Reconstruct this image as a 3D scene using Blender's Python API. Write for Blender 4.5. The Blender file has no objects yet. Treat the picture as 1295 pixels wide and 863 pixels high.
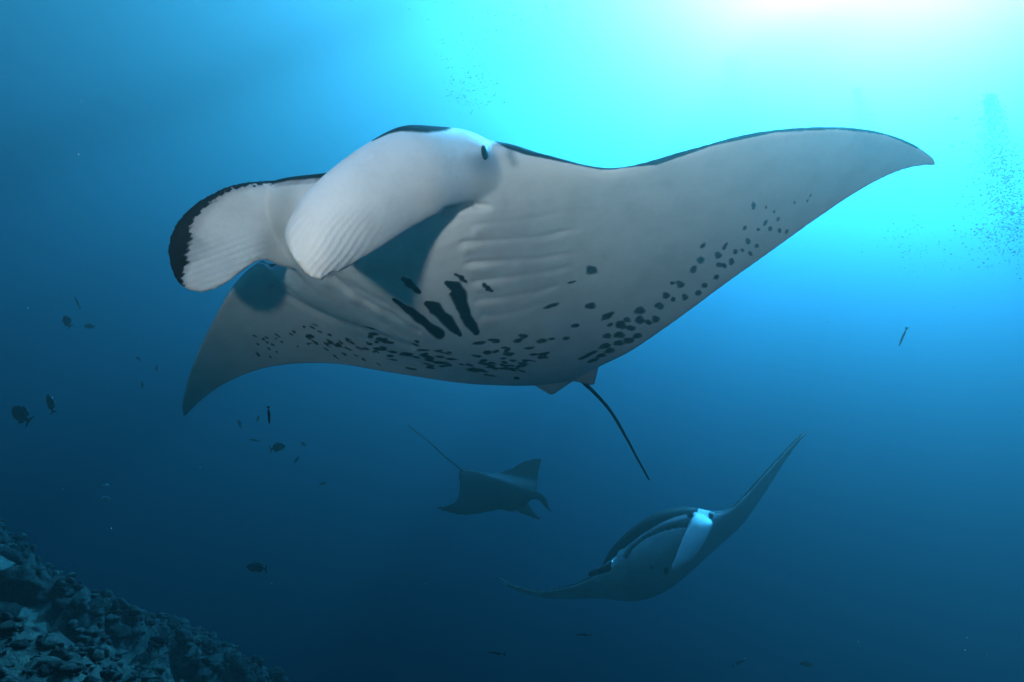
import bpy, bmesh, math, random
import numpy as np
from mathutils import Vector, Matrix
from mathutils.bvhtree import BVHTree

# ------------------------------------------------------------------ camera
sc = bpy.context.scene
PITCH = math.radians(11.0)
cam_data = bpy.data.cameras.new('camera')
cam_data.lens = 22.0; cam_data.sensor_width = 36.0
cam_data.clip_start = 0.05; cam_data.clip_end = 2000
cam = bpy.data.objects.new('camera', cam_data)
sc.collection.objects.link(cam)
cam.rotation_euler = (math.pi/2 + PITCH, 0, 0)
sc.camera = cam

# ------------------------------------------------------------------ sky and sun
SUN_EL, SUN_AZ = math.radians(45.0), math.radians(38.0)
world = bpy.data.worlds.new('World'); sc.world = world; world.use_nodes = True
wn = world.node_tree
sky = wn.nodes.new('ShaderNodeTexSky'); sky.sky_type = 'NISHITA'; sky.sun_disc = False
sky.sun_elevation = SUN_EL; sky.sun_rotation = SUN_AZ
wn.links.new(sky.outputs[0], wn.nodes['Background'].inputs[0])
wn.nodes['Background'].inputs[1].default_value = 0.05
sun_data = bpy.data.lights.new('sun', 'SUN'); sun_data.energy = 5.0
sun_data.angle = math.radians(0.5); sun_data.color = (1.0, 0.96, 0.90)
sun = bpy.data.objects.new('sun', sun_data); sc.collection.objects.link(sun)
SUN_DIR = Vector((math.sin(SUN_AZ)*math.cos(SUN_EL), math.cos(SUN_AZ)*math.cos(SUN_EL), math.sin(SUN_EL)))
sun.rotation_euler = SUN_DIR.to_track_quat('Z', 'Y').to_euler()
# the photographer's two strobes on arms beside the camera housing: they throw the shadows of the head fins on the belly
def dive_strobe(energy, loc, aim, cone):
    d = bpy.data.lights.new('dive_strobe', 'SPOT'); d.energy = energy
    d.spot_size = math.radians(cone); d.spot_blend = 1.0; d.shadow_soft_size = 0.06; d.color = (1.0, 0.92, 0.84)
    o = bpy.data.objects.new('dive_strobe', d); sc.collection.objects.link(o); o.location = loc
    o.rotation_euler = (Vector(aim) - Vector(loc)).to_track_quat('-Z', 'Y').to_euler()
dive_strobe(7.8, (-0.82, -0.20, 0.24), (-0.42, 1.75, 1.30), 74)
dive_strobe(3.8, (0.85, -0.20, 0.30), (1.00, 2.00, 1.75), 78)

sc.view_settings.view_transform = 'Standard'; sc.view_settings.look = 'None'
sc.view_settings.gamma = 1.0; sc.view_settings.exposure = 4.15
sc.cycles.max_bounces = 8; sc.cycles.volume_bounces = 0; sc.cycles.transparent_max_bounces = 12
sc.cycles.use_denoising = True

# ------------------------------------------------------------------ helpers
W, H = 1295.0, 863.0
F = W*cam_data.lens/cam_data.sensor_width
CP, SP = math.cos(PITCH), math.sin(PITCH)

def cam2world(q):
    """camera space (right, up, forward) -> world"""
    q = np.asarray(q, float)
    return np.stack([q[..., 0], q[..., 2]*CP - q[..., 1]*SP, q[..., 2]*SP + q[..., 1]*CP], -1)
def world2cam(w):
    w = np.asarray(w, float)
    return np.stack([w[..., 0], -w[..., 1]*SP + w[..., 2]*CP, w[..., 1]*CP + w[..., 2]*SP], -1)
def proj(w):
    q = world2cam(w)
    return np.stack([W/2 + F*q[..., 0]/q[..., 2], H/2 - F*q[..., 1]/q[..., 2]], -1)
def ray(px, py):
    return np.array([(px - W/2)/F, (H/2 - py)/F, 1.0])
def at(px, py, depth):
    return cam2world(ray(px, py)*depth)

def tag(o, label=None, category=None, group=None, kind=None):
    if label: o['label'] = label
    if category: o['category'] = category
    if group: o['group'] = group
    if kind: o['kind'] = kind
    return o
def link(name, mesh, material=None, parent=None, smooth=True):
    o = bpy.data.objects.new(name, mesh); sc.collection.objects.link(o)
    if material and not mesh.materials: mesh.materials.append(material)
    if smooth and len(mesh.polygons): mesh.polygons.foreach_set('use_smooth', [True]*len(mesh.polygons))
    if parent: o.parent = parent
    return o
def mesh_from(name, verts, faces):
    m = bpy.data.meshes.new(name)
    m.from_pydata([tuple(map(float, v)) for v in verts], [], [tuple(map(int, f)) for f in faces]); m.update()
    return m
def smoothstep(a, b, x):
    t = np.clip((x - a)/(b - a), 0, 1); return t*t*(3 - 2*t)
def catmull(P, n):
    """P: (k, ...) control stack -> smooth stack with n steps per interval"""
    P = np.asarray(P, float); k = len(P); out = []
    for i in range(k - 1):
        p0 = P[i-1] if i > 0 else 2*P[0] - P[1]
        p1, p2 = P[i], P[i+1]
        p3 = P[i+2] if i + 2 < k else 2*P[-1] - P[-2]
        for j in range(n):
            t = j/n
            out.append(.5*((2*p1) + (-p0 + p2)*t + (2*p0 - 5*p1 + 4*p2 - p3)*t*t + (-p0 + 3*p1 - 3*p2 + p3)*t**3))
    out.append(P[-1]); return np.array(out)
def loft(rings):
    """closed rings (n, m, 3) -> verts, faces with capped ends"""
    n, m, _ = rings.shape
    V = rings.reshape(-1, 3); Fc = []
    for i in range(n - 1):
        for j in range(m):
            a, b = i*m + j, i*m + (j + 1) % m
            Fc.append((a, b, b + m, a + m))
    c0, c1 = len(V), len(V) + 1
    V = np.vstack([V, rings[0].mean(0), rings[-1].mean(0)])
    for j in range(m):
        Fc.append((c0, (j + 1) % m, j)); Fc.append((c1, (n-1)*m + j, (n-1)*m + (j + 1) % m))
    return V, Fc
def tube(path, radii, m=8):
    path = np.asarray(path, float); n = len(path); T = np.gradient(path, axis=0); T /= np.linalg.norm(T, axis=1)[:, None]
    up = np.array([0.3, .2, 1.0]); rings = []
    for i in range(n):
        a = np.cross(T[i], up); a /= np.linalg.norm(a); b = np.cross(T[i], a)
        rings.append([path[i] + radii[i]*(math.cos(q)*a + math.sin(q)*b) for q in np.linspace(0, 2*math.pi, m, endpoint=False)])
    return loft(np.array(rings))
def fix_normals(m):
    bm = bmesh.new(); bm.from_mesh(m); bmesh.ops.recalc_face_normals(bm, faces=bm.faces[:]); bm.to_mesh(m); bm.free(); m.update()
def remesh_union(parts, voxel, smooth=5):
    """several closed shells -> one continuous skin"""
    V, Fc, off = [], [], 0
    for v, f in parts:
        V.append(v); Fc += [tuple(i + off for i in q) for q in f]; off += len(v)
    m = mesh_from('shell', np.vstack(V), Fc); fix_normals(m)
    o = bpy.data.objects.new('shell', m); sc.collection.objects.link(o)
    md = o.modifiers.new('remesh', 'REMESH'); md.mode = 'VOXEL'; md.voxel_size = voxel; md.adaptivity = 0
    dg = bpy.context.evaluated_depsgraph_get()
    r = bpy.data.meshes.new_from_object(o.evaluated_get(dg))
    bpy.data.objects.remove(o); bpy.data.meshes.remove(m)
    n = len(r.vertices); co = np.empty(n*3); r.vertices.foreach_get('co', co); co = co.reshape(-1, 3)
    ed = np.empty(len(r.edges)*2, int); r.edges.foreach_get('vertices', ed); ed = ed.reshape(-1, 2)
    deg = np.bincount(ed.ravel(), minlength=n)[:, None].astype(float)
    def lap(x):
        s = np.stack([np.bincount(ed[:, 0], x[ed[:, 1], k], n) + np.bincount(ed[:, 1], x[ed[:, 0], k], n) for k in range(3)], 1)
        return s/np.maximum(deg, 1) - x
    for _ in range(smooth):                       # Taubin smoothing: no shrinking
        co = co + .55*lap(co); co = co - .57*lap(co)
    co = co + .4*lap(co)
    r.vertices.foreach_set('co', co.ravel()); r.update()
    return r, co
def vnormals(m):
    n = np.empty(len(m.vertices)*3); m.vertices.foreach_get('normal', n); return n.reshape(-1, 3)
def set_attr(m, name, val):
    a = m.attributes.new(name, 'FLOAT', 'POINT'); a.data.foreach_set('value', np.ascontiguousarray(val, dtype=np.float32))

class Nodes:
    def __init__(s, name):
        s.m = bpy.data.materials.new(name); s.m.use_nodes = True; s.t = s.m.node_tree
        s.b = s.t.nodes['Principled BSDF']; s.out = s.t.nodes['Material Output']
    def new(s, t, **kw):
        n = s.t.nodes.new(t)
        for k, v in kw.items(): setattr(n, k, v)
        return n
    def put(s, sock, v):
        if isinstance(v, bpy.types.NodeSocket): s.t.links.new(v, sock)
        else: sock.default_value = v
    def math(s, op, a, b=0.0, clamp=False):
        n = s.new('ShaderNodeMath', operation=op, use_clamp=clamp); s.put(n.inputs[0], a); s.put(n.inputs[1], b); return n.outputs[0]
    def mix(s, f, a, b):
        n = s.new('ShaderNodeMix', data_type='RGBA'); s.put(n.inputs[0], f); s.put(n.inputs[6], a); s.put(n.inputs[7], b); return n.outputs[2]
    def noise(s, scale, detail=4, rough=.55, vec=None):
        n = s.new('ShaderNodeTexNoise'); n.inputs['Scale'].default_value = scale; n.inputs['Detail'].default_value = detail; n.inputs['Roughness'].default_value = rough
        s.put(n.inputs['Vector'], vec if vec else s.obj()); return n.outputs['Fac']
    def obj(s):
        return s.new('ShaderNodeTexCoord').outputs['Object']
    def ramp(s, f, a, b):
        n = s.new('ShaderNodeMapRange', interpolation_type='SMOOTHSTEP'); s.put(n.inputs[0], f); n.inputs[1].default_value = a; n.inputs[2].default_value = b; return n.outputs[0]
    def attr(s, name):
        return s.new('ShaderNodeAttribute', attribute_name=name).outputs['Fac']
    def bump(s, h, strength, dist):
        n = s.new('ShaderNodeBump'); n.inputs['Strength'].default_value = strength; n.inputs['Distance'].default_value = dist
        s.put(n.inputs['Height'], h); s.t.links.new(n.outputs[0], s.b.inputs['Normal']); return n

# ------------------------------------------------------------------ water: surface and body
SURF = 26.0
def make_water():
    n = 160; half = 190.0
    xs = np.linspace(-half, half, n); X, Y = np.meshgrid(xs, xs + 70)
    rng = np.random.default_rng(3); Z = np.zeros_like(X)
    for k in range(14):
        a = rng.normal(.6, .5); kx = rng.uniform(.25, 1.1); ph = rng.uniform(0, 6.28)
        Z += .05/kx*np.sin(kx*(X*math.cos(a) + Y*math.sin(a)) + ph)
    V = np.stack([X, Y, SURF + .6 + Z*.6], -1).reshape(-1, 3)
    Fc = [(i*n + j, i*n + j + 1, (i+1)*n + j + 1, (i+1)*n + j) for i in range(n-1) for j in range(n-1)]
    N = Nodes('water_surface'); t = N.t
    t.nodes.remove(N.b)
    fr = N.new('ShaderNodeFresnel'); fr.inputs['IOR'].default_value = 1.333
    bp = N.new('ShaderNodeBump'); bp.inputs['Strength'].default_value = .6; bp.inputs['Distance'].default_value = .12
    n1 = N.noise(1.3, 4, .5); t.links.new(n1, bp.inputs['Height']); t.links.new(bp.outputs[0], fr.inputs['Normal'])
    tr = N.new('ShaderNodeBsdfTransparent'); gl = N.new('ShaderNodeBsdfGlossy'); gl.inputs['Roughness'].default_value = .12
    t.links.new(bp.outputs[0], gl.inputs['Normal'])
    mx = N.new('ShaderNodeMixShader'); t.links.new(fr.outputs[0], mx.inputs[0]); t.links.new(tr.outputs[0], mx.inputs[1]); t.links.new(gl.outputs[0], mx.inputs[2])
    t.links.new(mx.outputs[0], N.out.inputs['Surface'])
    m = mesh_from('water_surface', V, Fc)
    # faces must look down-side as "inside the water": normals up, so rays from below count as leaving the water
    o = link('water_surface', m, N.m); tag(o, kind='structure')
    # body of water
    bm = bmesh.new(); bmesh.ops.create_cube(bm, size=1.0)
    bmesh.ops.scale(bm, vec=(320, 320, SURF + 46), verts=bm.verts); bmesh.ops.translate(bm, vec=(0, 70, (SURF - 46)/2), verts=bm.verts)
    hm = bpy.data.meshes.new('haze'); bm.to_mesh(hm); bm.free()
    N = Nodes('sea_water'); N.t.nodes.remove(N.b)
    v = N.new('ShaderNodeVolumePrincipled'); D = .20
    b = (.040, .061, .051); a = (.090, .018, .0077)
    v.inputs['Density'].default_value = D
    v.inputs['Color'].default_value = tuple(x/D for x in b) + (1,)
    v.inputs['Absorption Color'].default_value = tuple((1 - y/(D*(1 - x/D)))**2 for x, y in zip(b, a)) + (1,)
    v.inputs['Anisotropy'].default_value = .86
    N.t.links.new(v.outputs[0], N.out.inputs['Volume'])
    o = link('haze', hm, N.m, smooth=False); tag(o, kind='stuff', label='clear blue sea water fading distant things')
make_water()

# ------------------------------------------------------------------ manta rays
def skin_material(name, white, dark, mottling):
    N = Nodes(name)
    d = N.attr('dark'); n1 = N.noise(38, 5, .6); n2 = N.noise(9, 4, .6); n3 = N.noise(240, 2, .5)
    e = N.math('ADD', d, N.math('MULTIPLY', N.math('SUBTRACT', n1, .5), .30))
    f = N.ramp(e, .28, .72)
    blot = N.ramp(n2, .35, .75)
    pale = N.mix(N.math('MULTIPLY', blot, mottling), white + (1,), tuple(c*.74 for c in white) + (1,))
    dk = N.mix(n2, dark + (1,), tuple(c*1.3 for c in dark) + (1,))
    fine = N.math('MULTIPLY', N.ramp(N.noise(95, 6, .75), .5, .72), .22); pale = N.mix(fine, pale, tuple(c*.55 for c in white) + (1,))
    vm = N.new('ShaderNodeMapping'); vm.inputs['Scale'].default_value = (3.0, 26.0, 9.0); vm.inputs['Rotation'].default_value = (.3, .5, .7); N.put(vm.inputs['Vector'], N.obj())
    scr = N.math('MULTIPLY', N.ramp(N.noise(2.2, 7, .75, vm.outputs[0]), .60, .74), .30); pale = N.mix(scr, pale, tuple(min(.85, c*1.2) for c in white) + (1,))
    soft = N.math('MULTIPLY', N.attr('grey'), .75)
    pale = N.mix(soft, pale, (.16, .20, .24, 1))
    N.put(N.b.inputs['Base Color'], N.mix(f, pale, dk))
    N.b.inputs['Roughness'].default_value = .55
    N.put(N.b.inputs['Specular IOR Level'], N.math('SUBTRACT', .18, N.math('MULTIPLY', f, .16)))
    w = N.attr('furrow'); hh = N.math('ADD', N.math('MULTIPLY', n1, .35), N.math('ADD', N.math('MULTIPLY', n3, .12), w))
    N.bump(hh, .5, .006)
    return N.m

def naca(t):
    return (.2969*np.sqrt(t) - .126*t - .3516*t**2 + .2843*t**3 - .1036*t**4)/.1*.2
def blunt(t):
    return np.where(t < .16, np.sqrt(np.clip(1 - (1 - t/.16)**2, 0, 1)), np.clip(1 - ((t - .16)/.84)**2, 0, 1)**.85)

def disc_parts(secs, up, steps=8, m=34, edge=.009):
    """secs: list of (LE, TE, ventral, dorsal, bluntness) in world space -> lofted disc"""
    t = (1 - np.cos(np.linspace(0, math.pi, m)))/2
    rings = []
    for A, B, tv, td, bl in secs:
        A, B = np.asarray(A, float), np.asarray(B, float); c = A + (B - A)*t[:, None]
        pr = (1 - bl)*naca(t) + bl*blunt(t)
        ef = edge*np.clip(np.minimum(t, 1 - t)/.03, 0, 1)**.5
        top = c + up*((td*pr + ef)[:, None]); bot = c - up*((tv*pr + ef)[:, None])
        rings.append(np.vstack([top, bot[-2:0:-1]]))
    return loft(catmull(rings, steps))
def paddle(pairs, nrm, steps=6, m=28):
    """pairs: list of (edge A, edge B, thickness, bow) -> flattened lofted fin"""
    rings = []
    q = np.linspace(0, 2*math.pi, m, endpoint=False)
    for A, B, th, bow in pairs:
        A, B = np.asarray(A, float), np.asarray(B, float); mid, h = (A + B)/2, (A - B)/2
        n_ = nrm - h*(nrm @ h)/max(h @ h, 1e-9); n_ /= np.linalg.norm(n_)
        c = np.cos(q)
        rings.append(mid + h*c[:, None] + n_*((th*np.sin(q)*np.sqrt(np.abs(np.sin(q)))**.3 + bow*(1 - c*c))[:, None]))
    return loft(catmull(rings, steps))

# --- big manta overhead: pose solved from landmarks of the photograph (span about 3.5 m)
def rodrigues(r):
    r = np.asarray(r, float); th = np.linalg.norm(r); k = r/th
    K = np.array([[0, -k[2], k[1]], [k[2], 0, -k[0]], [-k[1], k[0], 0]])
    return np.eye(3) + math.sin(th)*K + (1 - math.cos(th))*K@K

def big_manta():
    R = rodrigues((-1.011, .202, .429)); T = np.array([-.159, .194, 2.563])
    bend = {1: (-.037, .07), -1: (.101, -.111)}
    def wing_z(x):
        a, b = bend[1 if x > 0 else -1]; s = max(0, abs(x) - .3); return a*s + b*s*s
    def hit(px, py):
        """where the line of sight meets the animal's own wing plane"""
        d = R.T @ ray(px, py); o = R.T @ (-T); lo, hi = .8, 6.0
        f = lambda s: (o + d*s)[2] - wing_z((o + d*s)[0])
        ss = np.linspace(lo, hi, 400); v = [f(s) for s in ss]
        for i in range(len(ss) - 1):
            if v[i]*v[i+1] <= 0:
                a, b = ss[i], ss[i+1]
                for _ in range(40):
                    c = (a + b)/2
                    if f(a)*f(c) <= 0: b = c
                    else: a = c
                return cam2world(ray(px, py)*a)
        raise ValueError((px, py))
    def mod(x, y, z):
        return cam2world(R @ np.array([x, y, z + wing_z(x)]) + T)
    up = cam2world(R[:, 2]); fwd = cam2world(R[:, 1]); left = cam2world(R[:, 0])
    secs = [
        (hit(231, 521), hit(233, 527), .004, .004, 0),
        (hit(231, 508), hit(240, 520), .008, .008, 0),
        (hit(236, 484), hit(258, 503), .012, .012, 0),
        (hit(248, 450), hit(292, 481), .018, .018, 0),
        (hit(268, 408), hit(345, 463), .028, .03, 0),
        (hit(294, 362), hit(420, 459.5), .045, .05, 0),
        (hit(326, 332), hit(500, 472), .085, .09, 0),
        (mod(-.60, .50, 0), hit(582, 484), .15, .13, .2),
        (mod(-.47, .57, 0), hit(640, 487), .20, .16, .5),
        (at(334, 238, 2.10), hit(682, 486), .21, .05, .9),
        (at(430, 218, 1.97), hit(725, 479), .22, .07, 1),
        (at(540, 182, 1.88), hit(748, 468), .21, .12, .9),
        (hit(632, 185), hit(772, 457), .17, .14, .5),
        (hit(690, 197), hit(800, 443), .13, .10, .2),
        (hit(775, 213), hit(850, 409), .08, .075, 0),
        (hit(870, 190), hit(915, 361), .05, .05, 0),
        (hit(950, 169), hit(975, 318), .035, .035, 0),
        (hit(1030, 161), hit(1036, 274), .026, .026, 0),
        (hit(1095, 164), hit(1087, 240), .018, .018, 0),
        (hit(1145, 178), hit(1132, 217), .012, .012, 0),
        (hit(1172, 194), hit(1163, 209), .008, .008, 0),
        (hit(1183, 204), hit(1180, 208), .004, .004, 0)]
    parts = [disc_parts(secs, up)]
    toward = -cam2world(np.array([-.25, -.1, 1.0]))
    near = [(at(700, 212, 2.08), at(690, 238, 2.10), .02, .0), (at(645, 192, 1.97), at(642, 252, 2.02), .055, .0), (at(594, 166, 1.90), at(604, 262, 1.95), .075, .01),
            (at(545, 161, 1.86), at(562, 268, 1.81), .065, .02), (at(505, 161, 1.80), at(520, 290, 1.75), .05, .03),
            (at(460, 184, 1.74), at(480, 316, 1.69), .04, .035), (at(420, 213, 1.69), at(446, 336, 1.64), .032, .035),
            (at(390, 241, 1.66), at(420, 349, 1.60), .026, .03), (at(370, 269, 1.64), at(401, 354, 1.58), .02, .02),
            (at(361, 290, 1.64), at(387, 346, 1.57), .02, .01), (at(361, 306, 1.64), at(371, 326, 1.56), .008, 0)]
    far = [(at(405, 240, 2.22), at(395, 345, 2.25), .06, 0), (at(360, 229, 2.12), at(356, 338, 2.16), .06, -.01),
           (at(326, 229, 2.05), at(331, 330, 2.08), .045, -.03), (at(295, 233, 2.0), at(308, 343, 2.03), .034, -.04),
           (at(270, 243, 1.97), at(288, 358, 2.0), .028, -.04), (at(245, 258, 1.95), at(268, 368, 1.98), .022, -.03),
           (at(226, 277, 1.94), at(248, 370.5, 1.97), .018, -.02), (at(215, 298, 1.94), at(230, 363, 1.96), .013, -.01),
           (at(212, 318, 1.94), at(219, 350, 1.95), .008, 0)]
    pn, pf = paddle(near, toward), paddle(far, toward)
    parts += [pn, pf]
    # pelvic fins beside the tail
    for A, B, C in (((742, 470), (664, 480), (697, 501)), ((758, 462), (704, 476), (752, 488))):
        a, b, c = hit(*A), hit(*B), hit(*C)
        parts.append(paddle([(a, b, .03, 0), (.5*(a + c), .5*(b + c), .018, 0), (.12*a + .88*c, .12*b + .88*c, .008, 0)], -up))
    m, co = remesh_union(parts, .0072)
    # ---- gill folds and creases: real relief on the belly
    nv = vnormals(m); P = proj(co); ven = -(nv @ up)
    belly = smoothstep(.15, .5, ven)
    def along(poly):
        poly = np.asarray(poly, float); best = np.full(len(P), 1e9); sg = np.zeros(len(P)); tt = np.zeros(len(P))
        for i in range(len(poly) - 1):
            a, b = poly[i], poly[i+1]; d = b - a; L2 = d @ d
            u = np.clip(((P - a) @ d)/L2, 0, 1); q = P - (a + u[:, None]*d); dist = np.hypot(q[:, 0], q[:, 1])
            s = np.sign(d[0]*q[:, 1] - d[1]*q[:, 0]); w = dist < best
            best[w] = dist[w]; sg[w] = s[w]; tt[w] = (i + u[w])/(len(poly) - 1)
        return best*sg, tt
    disp = np.zeros(len(co))
    for poly, amp in ((((594, 287), (625, 284), (680, 277), (728, 268)), .5), (((578, 309), (620, 306), (688, 301), (737, 289)), 1.),
                      (((584, 335), (642, 331), (688, 328), (736, 320)), 1.), (((592, 359), (642, 353), (700, 344), (730, 338)), .9),
                      (((598, 382), (640, 378), (685, 370), (716, 358)), .8), (((604, 402), (632, 401), (660, 395), (690, 384)), .5)):
        d, t = along(poly); env = smoothstep(0, .08, t)*smoothstep(1, .75, t)
        near_end = np.exp(-((t - .1)/.18)**2)
        disp += .40*(.3 + .7*np.abs(2*t - 1)**1.3)*amp*env*(.013*np.exp(-((d - 7)/6.5)**2)*(.6 + .7*near_end) - .014*np.exp(-((d + 1.5)/3.2)**2))
    for (x, y), a in (((413, 357), .7), ((446, 376), 1.), ((478, 393), 1.), ((511, 409), .8), ((540, 424), .4)):
        dx, dy = P[:, 0] - x, P[:, 1] - y; u = (dx*.85 + dy*.5)/13; v = (-dx*.5 + dy*.85)/7
        disp += a*.6*(.016*np.exp(-u*u - v*v) - .012*np.exp(-((u - .2)**2)*.6 - ((v + 1.5)/.7)**2))
    d, t = along(((420, 352), (455, 377), (495, 398), (530, 420))); disp -= .008*np.exp(-(d/3)**2)
    d, t = along(((345, 365), (400, 396), (450, 415), (520, 440))); disp -= .010*np.exp(-(d/4)**2)
    d, t = along(((565, 268), (598, 262), (628, 262))); disp -= .02*np.exp(-(d/4)**2)*smoothstep(1, .6, t)
    co = co + nv*(disp*belly)[:, None]
    m.vertices.foreach_set('co', co.ravel()); m.update(); nv = vnormals(m)
    # ---- pigment (fixed to the skin): dark back, pale belly, spots; grey also paints in light falloff at the rear
    dark = smoothstep(-.3, .12, nv @ up)
    lobe = np.zeros(len(co)); bv = BVHTree.FromPolygons([Vector(v) for v in pn[0]], pn[1]); bf = BVHTree.FromPolygons([Vector(v) for v in pf[0]], pf[1])
    isn = np.array([bv.find_nearest(Vector(c), .02)[0] is not None for c in co]) & (P[:, 0] < 665)
    isf = np.array([bf.find_nearest(Vector(c), .02)[0] is not None for c in co]) & (P[:, 0] < 335)
    lv = smoothstep(.72, .97, nv @ up)*smoothstep(470, 510, P[:, 0]); wl = isn*smoothstep(660, 605, P[:, 0]); dark = dark*(1 - wl) + lv*wl
    facing = -(nv @ cam2world(np.array([0, 0, 1.])))
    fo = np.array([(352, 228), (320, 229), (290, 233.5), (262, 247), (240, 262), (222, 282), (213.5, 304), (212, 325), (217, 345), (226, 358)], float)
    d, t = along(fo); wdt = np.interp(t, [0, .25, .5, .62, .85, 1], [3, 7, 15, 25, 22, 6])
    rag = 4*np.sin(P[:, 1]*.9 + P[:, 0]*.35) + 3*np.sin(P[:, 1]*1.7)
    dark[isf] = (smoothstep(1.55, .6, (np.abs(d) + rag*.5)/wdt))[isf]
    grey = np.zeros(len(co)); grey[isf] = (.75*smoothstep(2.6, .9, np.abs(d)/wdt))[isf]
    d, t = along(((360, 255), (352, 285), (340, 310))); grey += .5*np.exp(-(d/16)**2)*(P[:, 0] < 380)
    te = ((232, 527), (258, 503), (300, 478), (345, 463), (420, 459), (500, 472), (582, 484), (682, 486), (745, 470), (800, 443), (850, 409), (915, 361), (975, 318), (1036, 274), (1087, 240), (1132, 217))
    d, t = along(te); grey += .2*smoothstep(120, 15, np.abs(d))*smoothstep(0, .3, ven)*(~isn)*(~isf)  # dusky trailing margin, also painting the light's falloff into the rear belly
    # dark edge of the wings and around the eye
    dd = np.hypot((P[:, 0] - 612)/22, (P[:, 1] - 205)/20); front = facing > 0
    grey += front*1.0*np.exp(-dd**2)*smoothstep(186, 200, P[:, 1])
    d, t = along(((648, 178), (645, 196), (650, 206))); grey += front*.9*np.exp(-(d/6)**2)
    spots = [(748, 342, 9, 7, 0), (747, 387, 9, 5, -10), (768, 400, 11, 5, -25), (728, 412, 7, 3, -10), (716, 428, 6, 3, 0), (697, 387, 12, 3, -20), (723, 357, 7, 2, -15),
        (953, 260, 3.5, 7.5, 0), (969, 263, 2.5, 3, 0), (979, 268, 2.5, 3, 0), (984, 277, 4, 3, -40), (1005, 257, 2, 3, 0), (1025, 247, 2, 3, 20), (1021, 255, 2, 3, 20),
        (968, 282, 3, 6, 30), (942, 288, 3, 4.5, 35), (959, 291, 3, 3, 0), (974, 290, 3.5, 4, 0), (986, 292, 3, 4, 0), (995, 293, 3, 4, 10), (946, 305, 4, 5, 10), (957, 311, 3, 3.5, 0), (949, 321, 3.5, 3.5, 0),
        (889, 311, 3, 6, 40), (917, 312, 3, 7, 30), (908, 323, 6, 5, -40), (930, 318, 4, 4, 0), (939, 317, 3, 3, 0), (925, 331, 4, 6, 25), (909, 335, 5, 4, 0), (916, 336, 4, 4, 0),
        (886, 329, 6, 5, -30), (877, 341, 5, 7, 30), (906, 351, 4.5, 4, 0), (891, 361, 5, 4, 0), (860, 360, 7, 5, 20), (850, 358, 4, 3, 0), (883, 371, 6, 4, -40), (866, 376, 5, 5, 0), (842, 374, 6, 5, 0), (851, 379, 4, 4, 0),
        (809, 393, 8, 6, 0), (834, 387, 7, 5, 0), (793, 405, 6, 4, 0), (809, 405, 7, 6, 0), (829, 404, 6, 5, 0), (820, 408, 5, 4, 0), (785, 411, 8, 7, 0), (798, 415, 7, 4, 0), (772, 411, 5, 3, -20), (783, 424, 9, 5, -10), (806, 425, 8, 4, -10), (795, 431, 9, 5, -10), (768, 425, 7, 4, -15), (765, 438, 10, 4, -20), (783, 434, 9, 4, -10), (771, 444, 8, 4, -15), (748, 447, 10, 2.5, -20), (738, 452, 9, 2.5, -20), (750, 456, 10, 2.5, -15), (760, 450, 8, 3, -10)]
    rng = np.random.default_rng(11)
    spots = [(x, y, a, b, r) for x, y, a, b, r in spots]
    def scatter(poly, n, spread, a0, a1, b0, b1, rot_):
        poly = np.asarray(poly, float)
        for _ in range(n):
            u = rng.uniform(0, len(poly) - 1.001); i = int(u); p = poly[i] + (poly[i+1] - poly[i])*(u - i)
            spots.append((p[0] + rng.normal(0, 3), p[1] + rng.normal(0, spread), rng.uniform(a0, a1), rng.uniform(b0, b1), rot_ + rng.normal(0, 6)))
    scatter(((460, 428), (520, 452), (580, 462), (630, 464), (690, 462)), 75, 8.5, 4, 11, 1.2, 2.6, 8)
    scatter(((600, 440), (650, 440), (700, 436)), 20, 10, 5, 10, 1.8, 3.6, -8)
    scatter(((385, 425), (430, 436), (480, 452)), 34, 7, 3, 7, 1.0, 2.0, 26)
    scatter(((322, 440), (345, 432), (375, 428), (395, 436)), 22, 7, 2.2, 4, 1.2, 2.0, 30)
    bl = smoothstep(-.05, .12, ven)*(~(isn & (P[:, 0] < 590)))*(~isf)
    wob = 1 + .10*np.sin(P[:, 0]*.45 + .6*P[:, 1]) + .08*np.sin(P[:, 1]*.5 - P[:, 0]*.3)
    for x, y, a, b, r in spots:
        w = (np.abs(P[:, 0] - x) < 20) & (np.abs(P[:, 1] - y) < 20)
        c, s = math.cos(math.radians(r)), math.sin(math.radians(r)); dx, dy = P[w, 0] - x, P[w, 1] - y
        e = np.hypot((dx*c + dy*s)/a, (-dx*s + dy*c)/b)/wob[w]
        dark[w] = np.maximum(dark[w], bl[w]*smoothstep(1.45, .55, e)*.66)
    # the long blotches between the gills
    for poly, wd in ((((498, 379), (515, 392), (535, 407), (556, 423)), (2.5, 6, 7, 7)), (((540, 384), (550, 390), (566, 406), (582, 424)), (5, 9, 9, 3)),
                     (((565, 358), (576, 364), (583, 382), (589, 400), (602, 420)), (4, 10, 11, 9, 5)), (((510, 353), (518, 359), (530, 370)), (4, 6, 3)),
                     (((576, 347), (584, 352), (590, 357)), (2, 4, 2)), (((612, 360), (617, 364), (622, 368)), (3, 4, 2))):
        d, t = along(poly); wv = np.interp(t, np.linspace(0, 1, len(wd)), wd)
        dark = np.maximum(dark, bl*smoothstep(1.45, .55, np.abs(d)/(wv*(1 + .13*np.sin(t*11 + wd[0]) + .07*np.sin(t*23 + np.sign(d)))))*.74)
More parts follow.
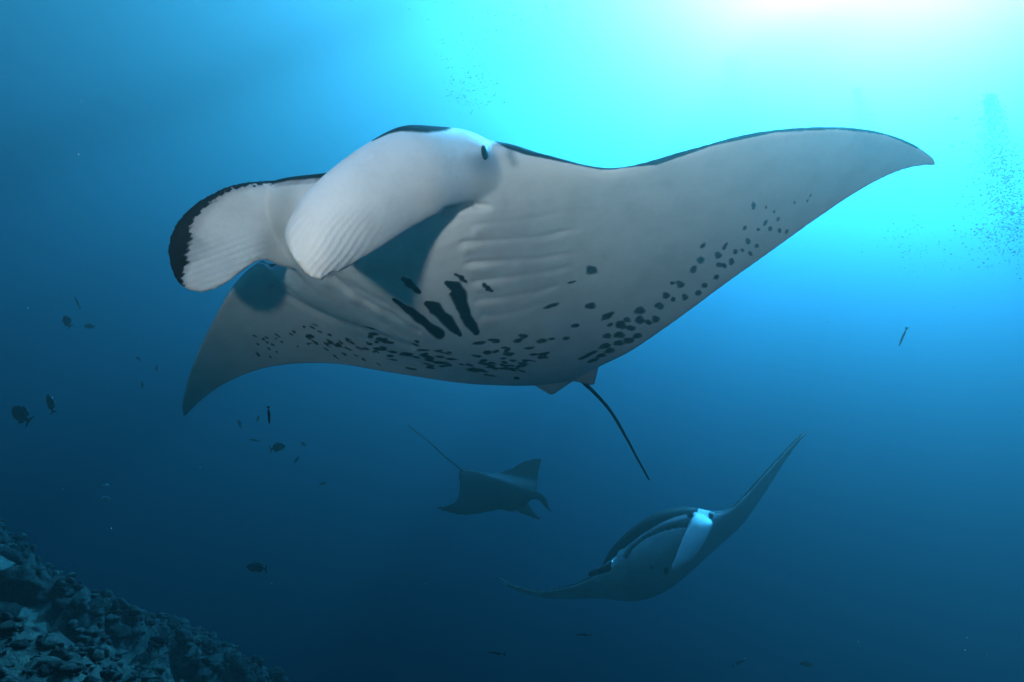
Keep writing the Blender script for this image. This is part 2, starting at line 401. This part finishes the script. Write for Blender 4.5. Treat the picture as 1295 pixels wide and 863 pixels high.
    for poly, wd in ((((470, 178), (490, 167), (508, 160), (540, 162.5), (562, 159), (578, 154)), (1, 3, 6, 6, 7, 4)),
                     (((618, 172), (640, 183), (665, 192), (700, 200), (760, 212), (830, 206), (900, 182), (980, 166), (1060, 162), (1120, 169), (1160, 186)), (2, 4, 4, 3, 3, 3, 3, 2, 2, 2, 2))):
        d, t = along(poly); wv = np.interp(t, np.linspace(0, 1, len(wd)), wd)
        dark = np.maximum(dark, smoothstep(2.0, .2, np.abs(d)/wv)*.85)
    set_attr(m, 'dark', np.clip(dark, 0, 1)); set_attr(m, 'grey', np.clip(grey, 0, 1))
    fur = np.zeros(len(co))
    w = isn & (P[:, 0] < 520)
    u = (P[:, 0]*.8 + P[:, 1]*.6)
    fur[w] = (.19*np.sin(u*.78 + .9*np.sin(P[:, 1]*.11 + 1))*smoothstep(500, 430, P[:, 0])*smoothstep(235, 300, P[:, 1]))[w]
    w = isf; fur[w] = (.22*np.sin((P[:, 0]*.35 + P[:, 1]*.94)*.8)*smoothstep(285, 320, P[:, 1]))[w]
    set_attr(m, 'furrow', fur)
    # tail joins the same mesh
    pts = [hit(726, 468), hit(736, 482)] + [at(x, y, dp) for x, y, dp in ((752, 497, 3.28), (772, 520, 3.34), (790, 550, 3.4), (806, 580, 3.45), (821, 607, 3.5))]
    path = catmull(pts, 6); rad = np.interp(np.linspace(0, 1, len(path)), [0, .15, .4, 1], [.016, .011, .0095, .005])
    return m, tube(path, rad), (left, fwd, up, bv)

def join_raw(m, vf, dark_val):
    """append a shell to a mesh, keeping its attributes"""
    v, f = vf; bm = bmesh.new(); bm.from_mesh(m); la = bm.verts.layers.float
    ld = la.get('dark'); vs = []
    for q in v:
        b = bm.verts.new(q); b[ld] = dark_val; vs.append(b)
    for q in f:
        try: bm.faces.new([vs[i] for i in q])
        except ValueError: pass
    bmesh.ops.recalc_face_normals(bm, faces=[fc for fc in bm.faces if fc.verts[0] in set(vs[:1])] or bm.faces[-len(f):])
    bm.to_mesh(m); bm.free(); m.update()

def make_eye(parent, mesh, px, py, rx, ry, tilt, mat):
    tree = BVHTree.FromPolygons([v.co for v in mesh.vertices], [p.vertices for p in mesh.polygons])
    d = Vector(cam2world(ray(px, py))).normalized(); loc, nrm, _, dist = tree.ray_cast(Vector((0, 0, 0)), d)
    if loc is None: return
    bm = bmesh.new(); bmesh.ops.create_uvsphere(bm, u_segments=20, v_segments=14, radius=1)
    right = Vector((1, 0, 0)); u = (right - nrm*right.dot(nrm)).normalized(); v = nrm.cross(u)
    s = dist/F; c, sn = math.cos(tilt), math.sin(tilt); a, b = u*c + v*sn, -u*sn + v*c
    M = Matrix((a*rx*s, b*ry*s, nrm*(min(rx, ry)*.6*s))).transposed().to_4x4(); M.translation = loc - nrm*(.12*rx*s)
    bmesh.ops.transform(bm, matrix=M, verts=bm.verts); em = bpy.data.meshes.new('eye'); bm.to_mesh(em); bm.free()
    o = link('eye', em, mat, parent); return o

N = Nodes('eye_black'); N.b.inputs['Base Color'].default_value = (.006, .007, .009, 1); N.b.inputs['Roughness'].default_value = .5; N.b.inputs['Specular IOR Level'].default_value = .1
EYE = N.m
SKIN = skin_material('manta_skin', (.72, .70, .70), (.012, .015, .019), .55)

m, tail, info = big_manta()
join_raw(m, tail, .9)
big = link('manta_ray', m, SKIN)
tag(big, 'large pale bellied manta ray with dark spots gliding overhead with curled head fins', 'manta ray', 'manta rays gliding over the reef slope')
make_eye(big, m, 613, 193, 5.5, 10, .1, EYE)

def small_manta(secs, lobes, tail, up_hint, fwd_hint, voxel, mouth=None, extra=None):
    S = [(at(*A), at(*B), tv, td, bl) for A, B, tv, td, bl in secs]
    span = S[-1][0] - S[0][0]; span /= np.linalg.norm(span)
    k = len(S)//2; fw = S[k][0] - S[k][1]; fw /= np.linalg.norm(fw)
    up = np.cross(span, fw); up /= np.linalg.norm(up)
    if up @ cam2world(np.array(up_hint, float)) < 0: up = -up
    parts = [disc_parts(S, up, edge=.016)]
    for pairs, nrm in lobes:
        parts.append(paddle([(at(*A), at(*B), th, bow) for A, B, th, bow in pairs], cam2world(np.array(nrm, float))))
    m, co = remesh_union(parts, voxel, 4)
    nv = vnormals(m); P = proj(co)
    if mouth:
        rim, lip = mouth
        poly = np.array(list(rim) + list(lip)[::-1], float); inside = np.zeros(len(P), bool); n = len(poly)
        for i in range(n):
            (x1, y1), (x2, y2) = poly[i], poly[(i+1) % n]
            c = ((y1 > P[:, 1]) != (y2 > P[:, 1])) & (P[:, 0] < (x2 - x1)*(P[:, 1] - y1)/(y2 - y1 + 1e-9) + x1)
            inside ^= c
        dist = np.full(len(P), 1e9)
        for i in range(n):
            a, b = poly[i], poly[(i+1) % n]; d = b - a; u = np.clip(((P - a) @ d)/(d @ d), 0, 1)
            dist = np.minimum(dist, np.linalg.norm(P - a - u[:, None]*d, axis=1))
        face = -(nv @ cam2world(np.array([0, 0, 1.]))) > -.1
        dep = world2cam(co)[:, 2]
        w = inside & face & (dep < np.median(dep[inside & face]) + .35)
        co[w] -= fw*(.26*smoothstep(0, 7, dist[w]))[:, None]
        m.vertices.foreach_set('co', co.ravel()); m.update(); nv = vnormals(m)
    dark = smoothstep(-.2, .15, nv @ up); grey = np.zeros(len(co))
    if extra: dark, grey = extra(P, nv, up, dark, grey)
    set_attr(m, 'dark', np.clip(dark, 0, 1)); set_attr(m, 'grey', np.clip(grey, 0, 1)); set_attr(m, 'furrow', np.zeros(len(co)))
    if tail:
        path = catmull([at(*p) for p in tail], 6)
        join_raw(m, tube(path, np.linspace(.018, .007, len(path)), 6), .9)
    return m

# --- second manta: head-on, mouth open, banking beside the big one
secs = [((629, 729, 6.38), (630.5, 731, 6.42), .004, .004, 0), ((640, 736, 6.3), (639, 738, 6.4), .012, .012, 0), ((656, 742.5, 6.22), (654, 746, 6.4), .018, .018, 0),
        ((685, 747.5, 6.08), (682, 754, 6.45), .03, .03, 0), ((717, 742.5, 5.95), (718, 756.5, 6.5), .05, .05, 0), ((743, 733, 5.82), (757, 756, 6.6), .09, .08, 0),
        ((762, 721, 5.72), (784, 758.5, 6.7), .14, .12, .4), ((777, 704, 5.62), (800, 759, 6.8), .17, .14, .8), ((803, 683, 5.56), (816, 756, 6.85), .19, .16, 1),
        ((828, 666, 5.54), (830, 751, 6.85), .19, .17, 1), ((853, 654, 5.57), (845, 743, 6.82), .19, .16, 1), ((880, 648, 5.63), (863, 730, 6.72), .17, .14, .8),
        ((903, 650, 5.75), (886, 710, 6.58), .13, .12, .4), ((924, 643.5, 5.85), (911, 688, 6.42), .08, .08, 0), ((943, 626, 5.95), (937, 664, 6.34), .055, .055, 0),
        ((960, 607, 6.03), (954, 641, 6.3), .04, .04, 0), ((977, 588.5, 6.1), (970, 617, 6.3), .03, .03, 0), ((996, 568, 6.2), (992, 582, 6.34), .018, .018, 0),
        ((1010, 554, 6.3), (1008, 559.5, 6.38), .01, .01, 0), ((1020, 545.5, 6.4), (1019.5, 546.5, 6.42), .004, .004, 0)]
lobes = [([((885, 648, 5.66), (903, 656, 5.7), .07, 0), ((876, 655, 5.52), (901, 662, 5.56), .06, .02), ((865, 676, 5.42), (894, 680, 5.45), .04, .03), ((855, 700, 5.36), (880, 702, 5.38), .03, .03), ((849, 714, 5.34), (866, 716, 5.35), .02, .01), ((850, 722, 5.34), (855, 723, 5.34), .01, 0)], (.2, -.2, -1)),
         ([((780, 700, 5.6), (783, 717, 5.62), .06, 0), ((771, 709, 5.5), (773, 720, 5.52), .05, 0), ((759, 716.5, 5.42), (761, 725, 5.44), .04, 0), ((747, 722.5, 5.38), (748, 729, 5.4), .03, 0), ((743.5, 725.5, 5.37), (744, 728, 5.38), .01, 0)], (-.3, -.6, -1))]
def mark2(P, nv, up, dark, grey):
    isl = (P[:, 0] < 773) & (P[:, 0] > 741) & (P[:, 1] < 731 - .33*(P[:, 0] - 745)) & (P[:, 1] > 715 - .55*(P[:, 0] - 750))
    dark = np.where(isl, 1, dark)
    lob = (P[:, 0] > 846) & (P[:, 0] < 903) & (np.abs(P[:, 0] - (889 - .48*(P[:, 1] - 655))) < 19) & (P[:, 1] > 648) & (P[:, 1] < 726)
    dark = np.where(lob, np.minimum(dark, .1), dark)
    for x, y, a, b in ((843, 722, 4, 5), (858, 718, 8, 3), (824, 718, 2, 3), (899, 652, 4, 5), (873, 652, 5, 4)):
        dark = np.maximum(dark, smoothstep(1.4, .6, np.hypot((P[:, 0] - x)/a, (P[:, 1] - y)/b))*.75*(nv @ up < .3)*(~lob | (y < 660)))
    for x, y, a, b in ((786, 702, 5, 7), (890, 646, 8, 4)):
        dark = np.where(np.hypot((P[:, 0] - x)/a, (P[:, 1] - y)/b) < 1, 0, dark)
    return dark, grey
m = small_manta(secs, lobes, None, (-.4, .9, .3), None, .014,
    mouth=(((786, 706), (795, 692), (815, 676), (840, 663), (868, 655), (874, 655)), ((793, 706), (800, 693), (816, 680), (838, 671), (858, 667), (871, 668))), extra=mark2)
o = link('manta_ray', m, SKIN)
tag(o, 'manta ray seen head on with open mouth and upswept wing, banking in blue water', 'manta ray', 'manta rays gliding over the reef slope')
make_eye(o, m, 899, 652, 2.5, 4, .2, EYE)

# --- third manta: dark back towards us, swimming away along the drop-off
def dz(u): return 9.0 + 1.36*u
raw = [((548, 640), (549.5, 641), .004, .004, 0), ((555, 645.5), (559, 639.5), .02, .02, 0), ((575, 651), (572, 636), .04, .04, 0), ((593, 652.5), (579, 628), .06, .07, 0),
       ((615, 648.5), (580, 612), .10, .12, 0), ((634, 644.5), (580, 601), .15, .17, .3), ((655, 646), (580, 594), .17, .19, .8), ((668, 636), (586, 592), .18, .2, 1),
       ((678, 622), (599, 597), .16, .18, .6), ((680, 612), (626, 598), .09, .1, .2), ((681, 602), (648, 590), .05, .06, 0), ((683, 592), (664, 582.5), .03, .03, 0), ((686, 580), (681, 579), .01, .01, 0)]
k = len(raw) - 1
secs = [(a + (dz(i/k),), b + (dz(i/k),), tv, td, bl) for i, (a, b, tv, td, bl) in enumerate(raw)]
lobes = [([((652, 647, 9.56), (668, 636, 9.64), .09, 0), ((663, 651, 9.52), (673, 645, 9.60), .07, 0), ((674, 655, 9.48), (678, 651, 9.52), .05, 0), ((683.5, 658, 9.44), (684.5, 656, 9.48), .02, 0)], (0, .3, -1)),
         ([((668, 620, 9.76), (666, 634, 9.68), .09, 0), ((681, 622, 9.76), (676, 632, 9.68), .07, 0), ((691, 630, 9.68), (682, 634, 9.68), .05, 0), ((694.5, 641, 9.64), (688, 641, 9.64), .04, 0), ((699.5, 646.5, 9.60), (697, 648.5, 9.60), .02, 0)], (0, .3, -1))]
m = small_manta(secs, lobes, ((586, 596, 9.56), (579.5, 591, 9.60), (560, 575, 9.68), (540, 557, 9.76), (516, 538, 9.92)), (0, .4, -1), None, .03)
o = link('manta_ray', m, SKIN)
tag(o, 'small distant manta ray showing its dark back, thin tail trailing up', 'manta ray', 'manta rays gliding over the reef slope')

# ------------------------------------------------------------------ reef slope
def fbm(x, y, seed, octs, f0, gain=.5):
    rng = np.random.default_rng(seed); z = np.zeros_like(x); amp = 1.0
    for o_ in range(octs):
        for _ in range(5):
            a = rng.uniform(0, 6.28); f = f0*2**o_*rng.uniform(.7, 1.4)
            z += amp*np.sin(f*(x*math.cos(a) + y*math.sin(a)) + rng.uniform(0, 6.28) + 1.3*np.sin(f*.6*(x*math.sin(a) - y*math.cos(a)) + rng.uniform(0, 6.28)))/5
        amp *= gain
    return z
def reef_base(x, y):
    z = -1.75 - .55*(x + 3.3) - .34*(y - 4.3) - .035*np.maximum(0, y - 8)**2
    drop = np.maximum(0, x + 2.6 + .12*(y - 5)); z = z - .12*drop**2
    return np.maximum(z, -40)
def reef_height(x, y):
    u, v = x*.87 + y*.5, -x*.5 + y*.87           # u runs down the slope
    rock = fbm(x, y, 5, 6, 1.1, .66); big_ = fbm(x, y, 8, 2, .45, .5); streak = fbm(u*.22, v*1.25, 21, 2, 1.0, .5)
    mask = smoothstep(-.22, .14, .85*streak + .3*big_ + .55*rock)        # 1 = coral rock, 0 = sand chute
    z = reef_base(x, y) + mask*(.16 + .38*rock + .2*big_) + .02*fbm(x, y, 31, 2, 9, .5)
    return z, mask
def make_reef():
    xs = np.concatenate([np.linspace(-60, -13, 70), np.linspace(-12.8, 1.5, 240), np.linspace(1.8, 40, 40)])
    ys = np.concatenate([np.linspace(-20, 2.2, 40), np.linspace(2.3, 16, 240), np.linspace(16.2, 90, 110)])
    X, Y = np.meshgrid(xs, ys); Z, M = reef_height(X, Y)
    n = len(xs); V = np.stack([X, Y, Z], -1).reshape(-1, 3)
    Fc = [(i*n + j, i*n + j + 1, (i+1)*n + j + 1, (i+1)*n + j) for i in range(len(ys)-1) for j in range(n-1)]
    m = mesh_from('reef_slope', V, Fc); set_attr(m, 'rock', M.ravel())
    N = Nodes('reef'); n1 = N.noise(3.2, 8, .65); n2 = N.noise(14, 6, .7); n3 = N.noise(.9, 3, .5)
    vor = N.new('ShaderNodeTexVoronoi'); vor.inputs['Scale'].default_value = 7; N.put(vor.inputs['Vector'], N.obj())
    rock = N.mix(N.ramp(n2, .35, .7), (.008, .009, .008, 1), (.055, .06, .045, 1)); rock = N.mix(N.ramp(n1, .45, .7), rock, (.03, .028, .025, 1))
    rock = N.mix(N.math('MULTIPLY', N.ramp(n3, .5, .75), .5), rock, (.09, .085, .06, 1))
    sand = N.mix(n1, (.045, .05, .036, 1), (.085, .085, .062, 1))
    f = N.ramp(N.math('ADD', N.attr('rock'), N.math('MULTIPLY', N.math('SUBTRACT', n2, .5), .7)), .12, .42)
    N.put(N.b.inputs['Base Color'], N.mix(f, sand, rock)); N.b.inputs['Roughness'].default_value = .9; N.b.inputs['Specular IOR Level'].default_value = .1
    N.bump(N.math('ADD', N.math('MULTIPLY', n2, .7), N.math('MULTIPLY', vor.outputs['Distance'], .5)), 1.0, .07)
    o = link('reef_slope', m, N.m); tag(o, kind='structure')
make_reef()

N = Nodes('coral'); n1 = N.noise(6, 6, .7); vor = N.new('ShaderNodeTexVoronoi'); vor.inputs['Scale'].default_value = 22; N.put(vor.inputs['Vector'], N.obj())
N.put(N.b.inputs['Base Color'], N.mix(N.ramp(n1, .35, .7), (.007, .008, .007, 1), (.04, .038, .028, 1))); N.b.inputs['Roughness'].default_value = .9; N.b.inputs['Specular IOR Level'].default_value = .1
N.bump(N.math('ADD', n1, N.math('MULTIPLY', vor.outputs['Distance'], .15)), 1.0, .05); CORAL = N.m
def coral_mesh(seed):
    rng = np.random.default_rng(seed); bm = bmesh.new(); bmesh.ops.create_icosphere(bm, subdivisions=4, radius=1)
    co = np.array([v.co for v in bm.verts]); d = np.ones(len(co))
    for _ in range(60):
        c = rng.normal(size=3); c /= np.linalg.norm(c); w = rng.uniform(.09, .3); d += rng.uniform(-.08, .22)*np.exp(-(np.linalg.norm(co - c, axis=1)/w)**2)
    d += .03*np.sin(co[:, 0]*13 + 2*np.sin(co[:, 1]*9)) + .03*np.sin(co[:, 2]*15 + co[:, 1]*11)
    co = co*d[:, None]*np.array([1, .85, .7]); co[:, 2] = np.where(co[:, 2] < -.25, -.25 + .25*(co[:, 2] + .25), co[:, 2])
    for v, c in zip(bm.verts, co): v.co = c
    m = bpy.data.meshes.new('coral_boulder'); bm.to_mesh(m); bm.free(); m.materials.append(CORAL); return m
CORALS = [coral_mesh(40 + i) for i in range(6)]
def reef_point(px, py):
    d = cam2world(ray(px, py)); t = 1.0
    while t < 60:
        p = d*t; z, _ = reef_height(np.array([p[0]]), np.array([p[1]]))
        if p[2] < z[0]: return p
        t += .04
    return None
rng = np.random.default_rng(77)
cspots = [(14, 748, .30), (48, 752, .22), (118, 775, .17), (150, 800, .13), (235, 850, .15), (8, 705, .2), (92, 715, .16), (22, 818, .07), (60, 852, .06), (300, 845, .15), (170, 765, .14), (130, 745, .14), (262, 818, .13), (40, 690, .22), (345, 856, .18), (95, 848, .06), (215, 790, .12), (80, 770, .13), (4, 780, .15), (180, 850, .08)]
for i, (x, y, r) in enumerate(cspots):
    p = reef_point(x, y)
    if p is None: continue
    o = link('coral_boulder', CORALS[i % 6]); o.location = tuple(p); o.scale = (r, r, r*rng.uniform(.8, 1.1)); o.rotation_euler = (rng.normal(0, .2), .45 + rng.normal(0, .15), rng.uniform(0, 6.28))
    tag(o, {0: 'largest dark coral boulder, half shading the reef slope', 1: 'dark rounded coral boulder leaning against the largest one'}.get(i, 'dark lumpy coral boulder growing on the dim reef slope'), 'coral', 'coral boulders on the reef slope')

def make_rubble(n):
    rng = np.random.default_rng(91); bm = bmesh.new(); bmesh.ops.create_icosphere(bm, subdivisions=2, radius=1); B = np.array([v.co for v in bm.verts]); FB = [[v.index for v in f.verts] for f in bm.faces]; bm.free()
    x = rng.uniform(-11, .5, n*4); y = rng.uniform(3.2, 13, n*4); z, mk = reef_height(x, y); keep = np.where(rng.random(n*4) < smoothstep(.35, .8, mk))[0][:n]
    V, Fc = [], []
    for q, k in enumerate(keep):
        r = (.014 + .06*rng.random()**3)*min(1.3, .45 + .09*y[k])
        ph = rng.uniform(0, 6.28, 3); v = B*(r*(1 + .28*np.sin(B[:, :1]*3.1 + ph[0]) + .22*np.sin(B[:, 1:2]*4.3 + ph[1]) + .2*np.sin(B[:, 2:]*5 + ph[2])))*np.array([1, rng.uniform(.6, 1.2), rng.uniform(.4, .9)]); V.append(v + np.array([x[k], y[k], z[k] + .25*r])); Fc += [[i + q*len(B) for i in f] for f in FB]
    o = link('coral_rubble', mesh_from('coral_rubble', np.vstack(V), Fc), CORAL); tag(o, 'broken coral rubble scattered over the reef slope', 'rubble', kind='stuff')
make_rubble(12000)

# ------------------------------------------------------------------ fish
def fish_material(name, c1, c2):
    N = Nodes(name); g = N.new('ShaderNodeSeparateXYZ'); N.put(g.inputs[0], N.obj())
    N.put(N.b.inputs['Base Color'], N.mix(N.ramp(g.outputs[2], -.25, .25), c2 + (1,), c1 + (1,))); N.b.inputs['Roughness'].default_value = .4; N.b.inputs['Specular IOR Level'].default_value = .2
    return N.m
FDARK = fish_material('dark_fish', (.012, .015, .018), (.03, .035, .04)); FPALE = fish_material('silver_fish', (.25, .28, .30), (.6, .62, .62))
def fish_body(depth, width, fork, mat):
    xs = np.array([-.5, -.47, -.4, -.28, -.1, .1, .25, .33, .37]); hh = np.array([.015, .28, .6, .92, 1., .78, .42, .24, .2])*depth/2; ww = np.array([.015, .22, .5, .85, 1., .7, .35, .16, .1])*width/2
    q = np.linspace(0, 2*math.pi, 14, endpoint=False)
    R_ = catmull([[(x, w*math.cos(a), h*math.sin(a)) for a in q] for x, h, w in zip(xs, hh, ww)], 3)
    v, f = loft(R_); m = mesh_from('fish_body', v, f); m.materials.append(mat); fix_normals(m); return m
def fin_mesh(outline, mat, th=.012):
    o_ = np.array(outline, float); n = len(o_); V = [(x, th/2, z) for x, z in o_] + [(x, -th/2, z) for x, z in o_]
    Fc = [tuple(range(n)), tuple(range(2*n - 1, n - 1, -1))] + [(i, (i+1) % n, n + (i+1) % n, n + i) for i in range(n)]
    m = mesh_from('fin', V, Fc); m.materials.append(mat); fix_normals(m); return m
def make_kind(depth, width, mat):
    h = depth/2
    return dict(body=fish_body(depth, width, 0, mat), tail_fin=fin_mesh([(.34, .03), (.42, .6*h + .03), (.5, .85*h + .05), (.455, .2*h), (.44, 0), (.455, -.2*h), (.5, -.85*h - .05), (.42, -.6*h - .03), (.34, -.03)], mat),
                dorsal_fin=fin_mesh([(-.22, .85*h), (-.12, 1.25*h), (.05, 1.22*h), (.24, .85*h), (.28, .4*h), (.05, .8*h), (-.1, .9*h)], mat),
                anal_fin=fin_mesh([(.02, -.85*h), (.12, -1.2*h), (.24, -.8*h), (.28, -.4*h), (.12, -.6*h)], mat))
KINDS = {'deep': make_kind(.5, .16, FDARK), 'mid': make_kind(.34, .15, FDARK), 'slim': make_kind(.13, .09, FDARK), 'pale': make_kind(.36, .13, FPALE), 'needle': make_kind(.085, .06, FPALE)}
def fish(kind, px, py, depth, length_px, ang, label, group, yaw=0., name='reef_fish'):
    """ang: picture angle of the head direction in degrees (0 = right, 90 = up)"""
    L = length_px*depth/F; p = at(px, py, depth)
    e = bpy.data.objects.new(name, None); sc.collection.objects.link(e); e.location = tuple(p)
    a = math.radians(ang); hd = Vector(cam2world(np.array([math.cos(a)*math.cos(yaw), math.sin(a)*math.cos(yaw), math.sin(yaw)]))).normalized()
    xax = -hd; ref = Vector((0, 0, 1)) if abs(hd.z) < .9 else Vector((1, 0, 0)); yax = ref.cross(xax).normalized(); zax = xax.cross(yax)
    e.rotation_euler = Matrix((xax, yax, zax)).transposed().to_euler(); e.scale = (L/math.cos(yaw),)*3; e.empty_display_size = .05
    for k, me in KINDS[kind].items():
        link(k, me, None, e)
    tag(e, label, 'fish', group)
G1 = 'fish off the reef slope'
for a in [('deep', 27, 525, 7.0, 34, 148, 'plump dark reef fish, largest of the loose school beside the slope'),
          ('mid', 64, 511, 7.4, 27, 118, 'dark reef fish with steeply raised head beside the plump one'),
          ('deep', 85, 407, 9.0, 19, 130, 'small dark fish high above the reef slope, darkest of its faint group'),
          ('slim', 98, 383, 11, 20, 125, 'faint slender fish just above the small dark one'),
          ('mid', 113, 413, 12, 17, 175, 'faint level fish hanging beside the small dark one'),
          ('mid', 175, 454, 14, 9, 150, 'tiny faint fish in open water off the reef'), ('mid', 180, 487, 14, 9, 100, 'tiny faint fish in open water off the reef'), ('mid', 198, 466, 14, 8, 100, 'tiny faint fish in open water off the reef'),
          ('deep', 351, 566, 9.0, 19, 15, 'dark stubby fish swimming below the spotted wing tip'),
          ('slim', 322, 557, 10.5, 16, 175, 'slender dim fish beside the stubby one'), ('mid', 303, 536, 11.5, 11, 120, 'tiny faint fish in open water off the reef'), ('mid', 326, 530, 12, 9, 80, 'tiny faint fish in open water off the reef'),
          ('mid', 375, 582, 11, 10, 60, 'tiny faint fish in open water off the reef'), ('mid', 384, 562, 12, 9, 150, 'tiny faint fish in open water off the reef'), ('mid', 408, 612, 13, 10, 20, 'tiny faint fish in open water off the reef'),
          ('slim', 340, 525, 4.0, 24, 268, 'thin black fish hanging head down under the spotted wing tip'),
          ('mid', 325, 718, 7.5, 30, 180, 'level dark fish cruising just off the reef slope'),
          ('mid', 203, 811, 5.5, 24, 170, 'black fish close over the coral boulders'), ('mid', 262, 838, 6.0, 20, 160, 'black fish low over the foot of the reef slope'),
          ('slim', 628, 826, 5.0, 24, 178, 'small black fish with raised tail over the deep water'),
          ('slim', 738, 803, 10, 20, 185, 'dim slender fish deep below the banking manta'), ('slim', 935, 838, 10, 20, 20, 'dim slender fish tilted upward in the deep blue'), ('mid', 1020, 840, 11, 16, 180, 'dim blunt fish in the deep blue below the mantas')]:
    kind, x, y, dp, ln, ang, lab = a
    fish(kind, x, y, dp, ln, ang, lab, G1 if 'tiny' in lab else None, yaw=.25)
fish('pale', 134, 631, 6.5, 13, 175, 'pale little fish over the top of the reef slope', 'pale fish', .2); fish('pale', 134, 614, 7.5, 10, 175, 'fainter pale little fish above its twin on the reef', 'pale fish', .2)
fish('needle', 1142, 426, 3.6, 27, 250, 'thin silvery needle shaped fish hanging upright in bright water', None, .1, 'needle_fish')
for x, y, l, a_ in ((1209, 150, 10, 20), (1204, 185, 7, 10), (1217, 181, 6, 60), (1223, 182, 4, 20), (1229, 257, 5, 20), (1200, 149, 5, 40)):
    fish('mid', x, y, 9.5, l, a_, 'tiny pale silhouetted fish beside the rising bubbles', 'tiny fish by the bubbles', .3)

# ------------------------------------------------------------------ bubbles and drifting particles
N = Nodes('bubble'); N.b.inputs['Base Color'].default_value = (.015, .05, .065, 1); N.b.inputs['Specular IOR Level'].default_value = 0.; N.b.inputs['Roughness'].default_value = .25; BUB = N.m
N = Nodes('particle'); N.b.inputs['Base Color'].default_value = (.45, .46, .45, 1); N.b.inputs['Roughness'].default_value = .8; SNOW = N.m
def specks(name, pts, rad, mat, flat=.7):
    base = np.array([(1, 0, 0), (-1, 0, 0), (0, 1, 0), (0, -1, 0), (0, 0, 1), (0, 0, -1)], float); fb = [(0, 2, 4), (2, 1, 4), (1, 3, 4), (3, 0, 4), (2, 0, 5), (1, 2, 5), (3, 1, 5), (0, 3, 5)]
    V = (pts[:, None, :] + base[None]*rad[:, None, None]*np.array([1, 1, flat])).reshape(-1, 3)
    Fc = [(a + 6*i, b + 6*i, c + 6*i) for i in range(len(pts)) for a, b, c in fb]
    return link(name, mesh_from(name, V, Fc), mat)
rng = np.random.default_rng(5)
def plume(n, spine, spread, depth, r0, r1, label):
    spine = np.array(spine, float); u = rng.uniform(0, 1, n)*(len(spine) - 1.001); i = u.astype(int); c = spine[i] + (spine[i+1] - spine[i])*(u - i)[:, None]
    w = np.interp(u/(len(spine) - 1), np.linspace(0, 1, len(spread)), spread)
    px = c[:, 0] + rng.normal(0, 1, n)*w; py = c[:, 1] + rng.normal(0, 1, n)*w*.5; dp = depth + rng.normal(0, .25, n)
    pts = np.array([at(a, b, d) for a, b, d in zip(px, py, dp)])
    o = specks('bubble_plume', pts, r0 + (r1 - r0)*rng.random(n)**3, BUB); tag(o, label, 'bubbles', kind='stuff')
plume(3600, ((1252, 120), (1262, 190), (1275, 250), (1290, 320)), (4, 16, 26, 34), 9.5, .009, .022, 'wide curtain of tiny bubbles rising through bright water')
plume(420, ((1084, 112), (1090, 140), (1096, 170)), (3, 7, 10), 11, .008, .018, 'short narrow plume of tiny bubbles behind the raised wing')
plume(900, ((650, -60), (645, 0), (620, 60), (590, 130)), (60, 45, 35, 15), 8, .006, .014, 'scattered tiny bubbles drifting above the head of the big manta')
plume(500, ((925, 70), (930, 110), (935, 160)), (6, 14, 22), 12, .008, .018, 'faint plume of bubbles behind the wing of the big manta')
plume(260, ((1135, 215), (1130, 270), (1165, 340)), (16, 22, 20), 8, .006, .013, 'sparse trail of bubbles under the wing tip')
n = 1500; dp = rng.uniform(.9, 5, n); pts = np.array([at(a, b, d) for a, b, d in zip(rng.uniform(-100, 1400, n), rng.uniform(-60, 920, n), dp)])
o = specks('marine_snow', pts, rng.uniform(.0004, .0014, n), SNOW); tag(o, 'fine pale particles drifting in the water', 'particles', kind='stuff')
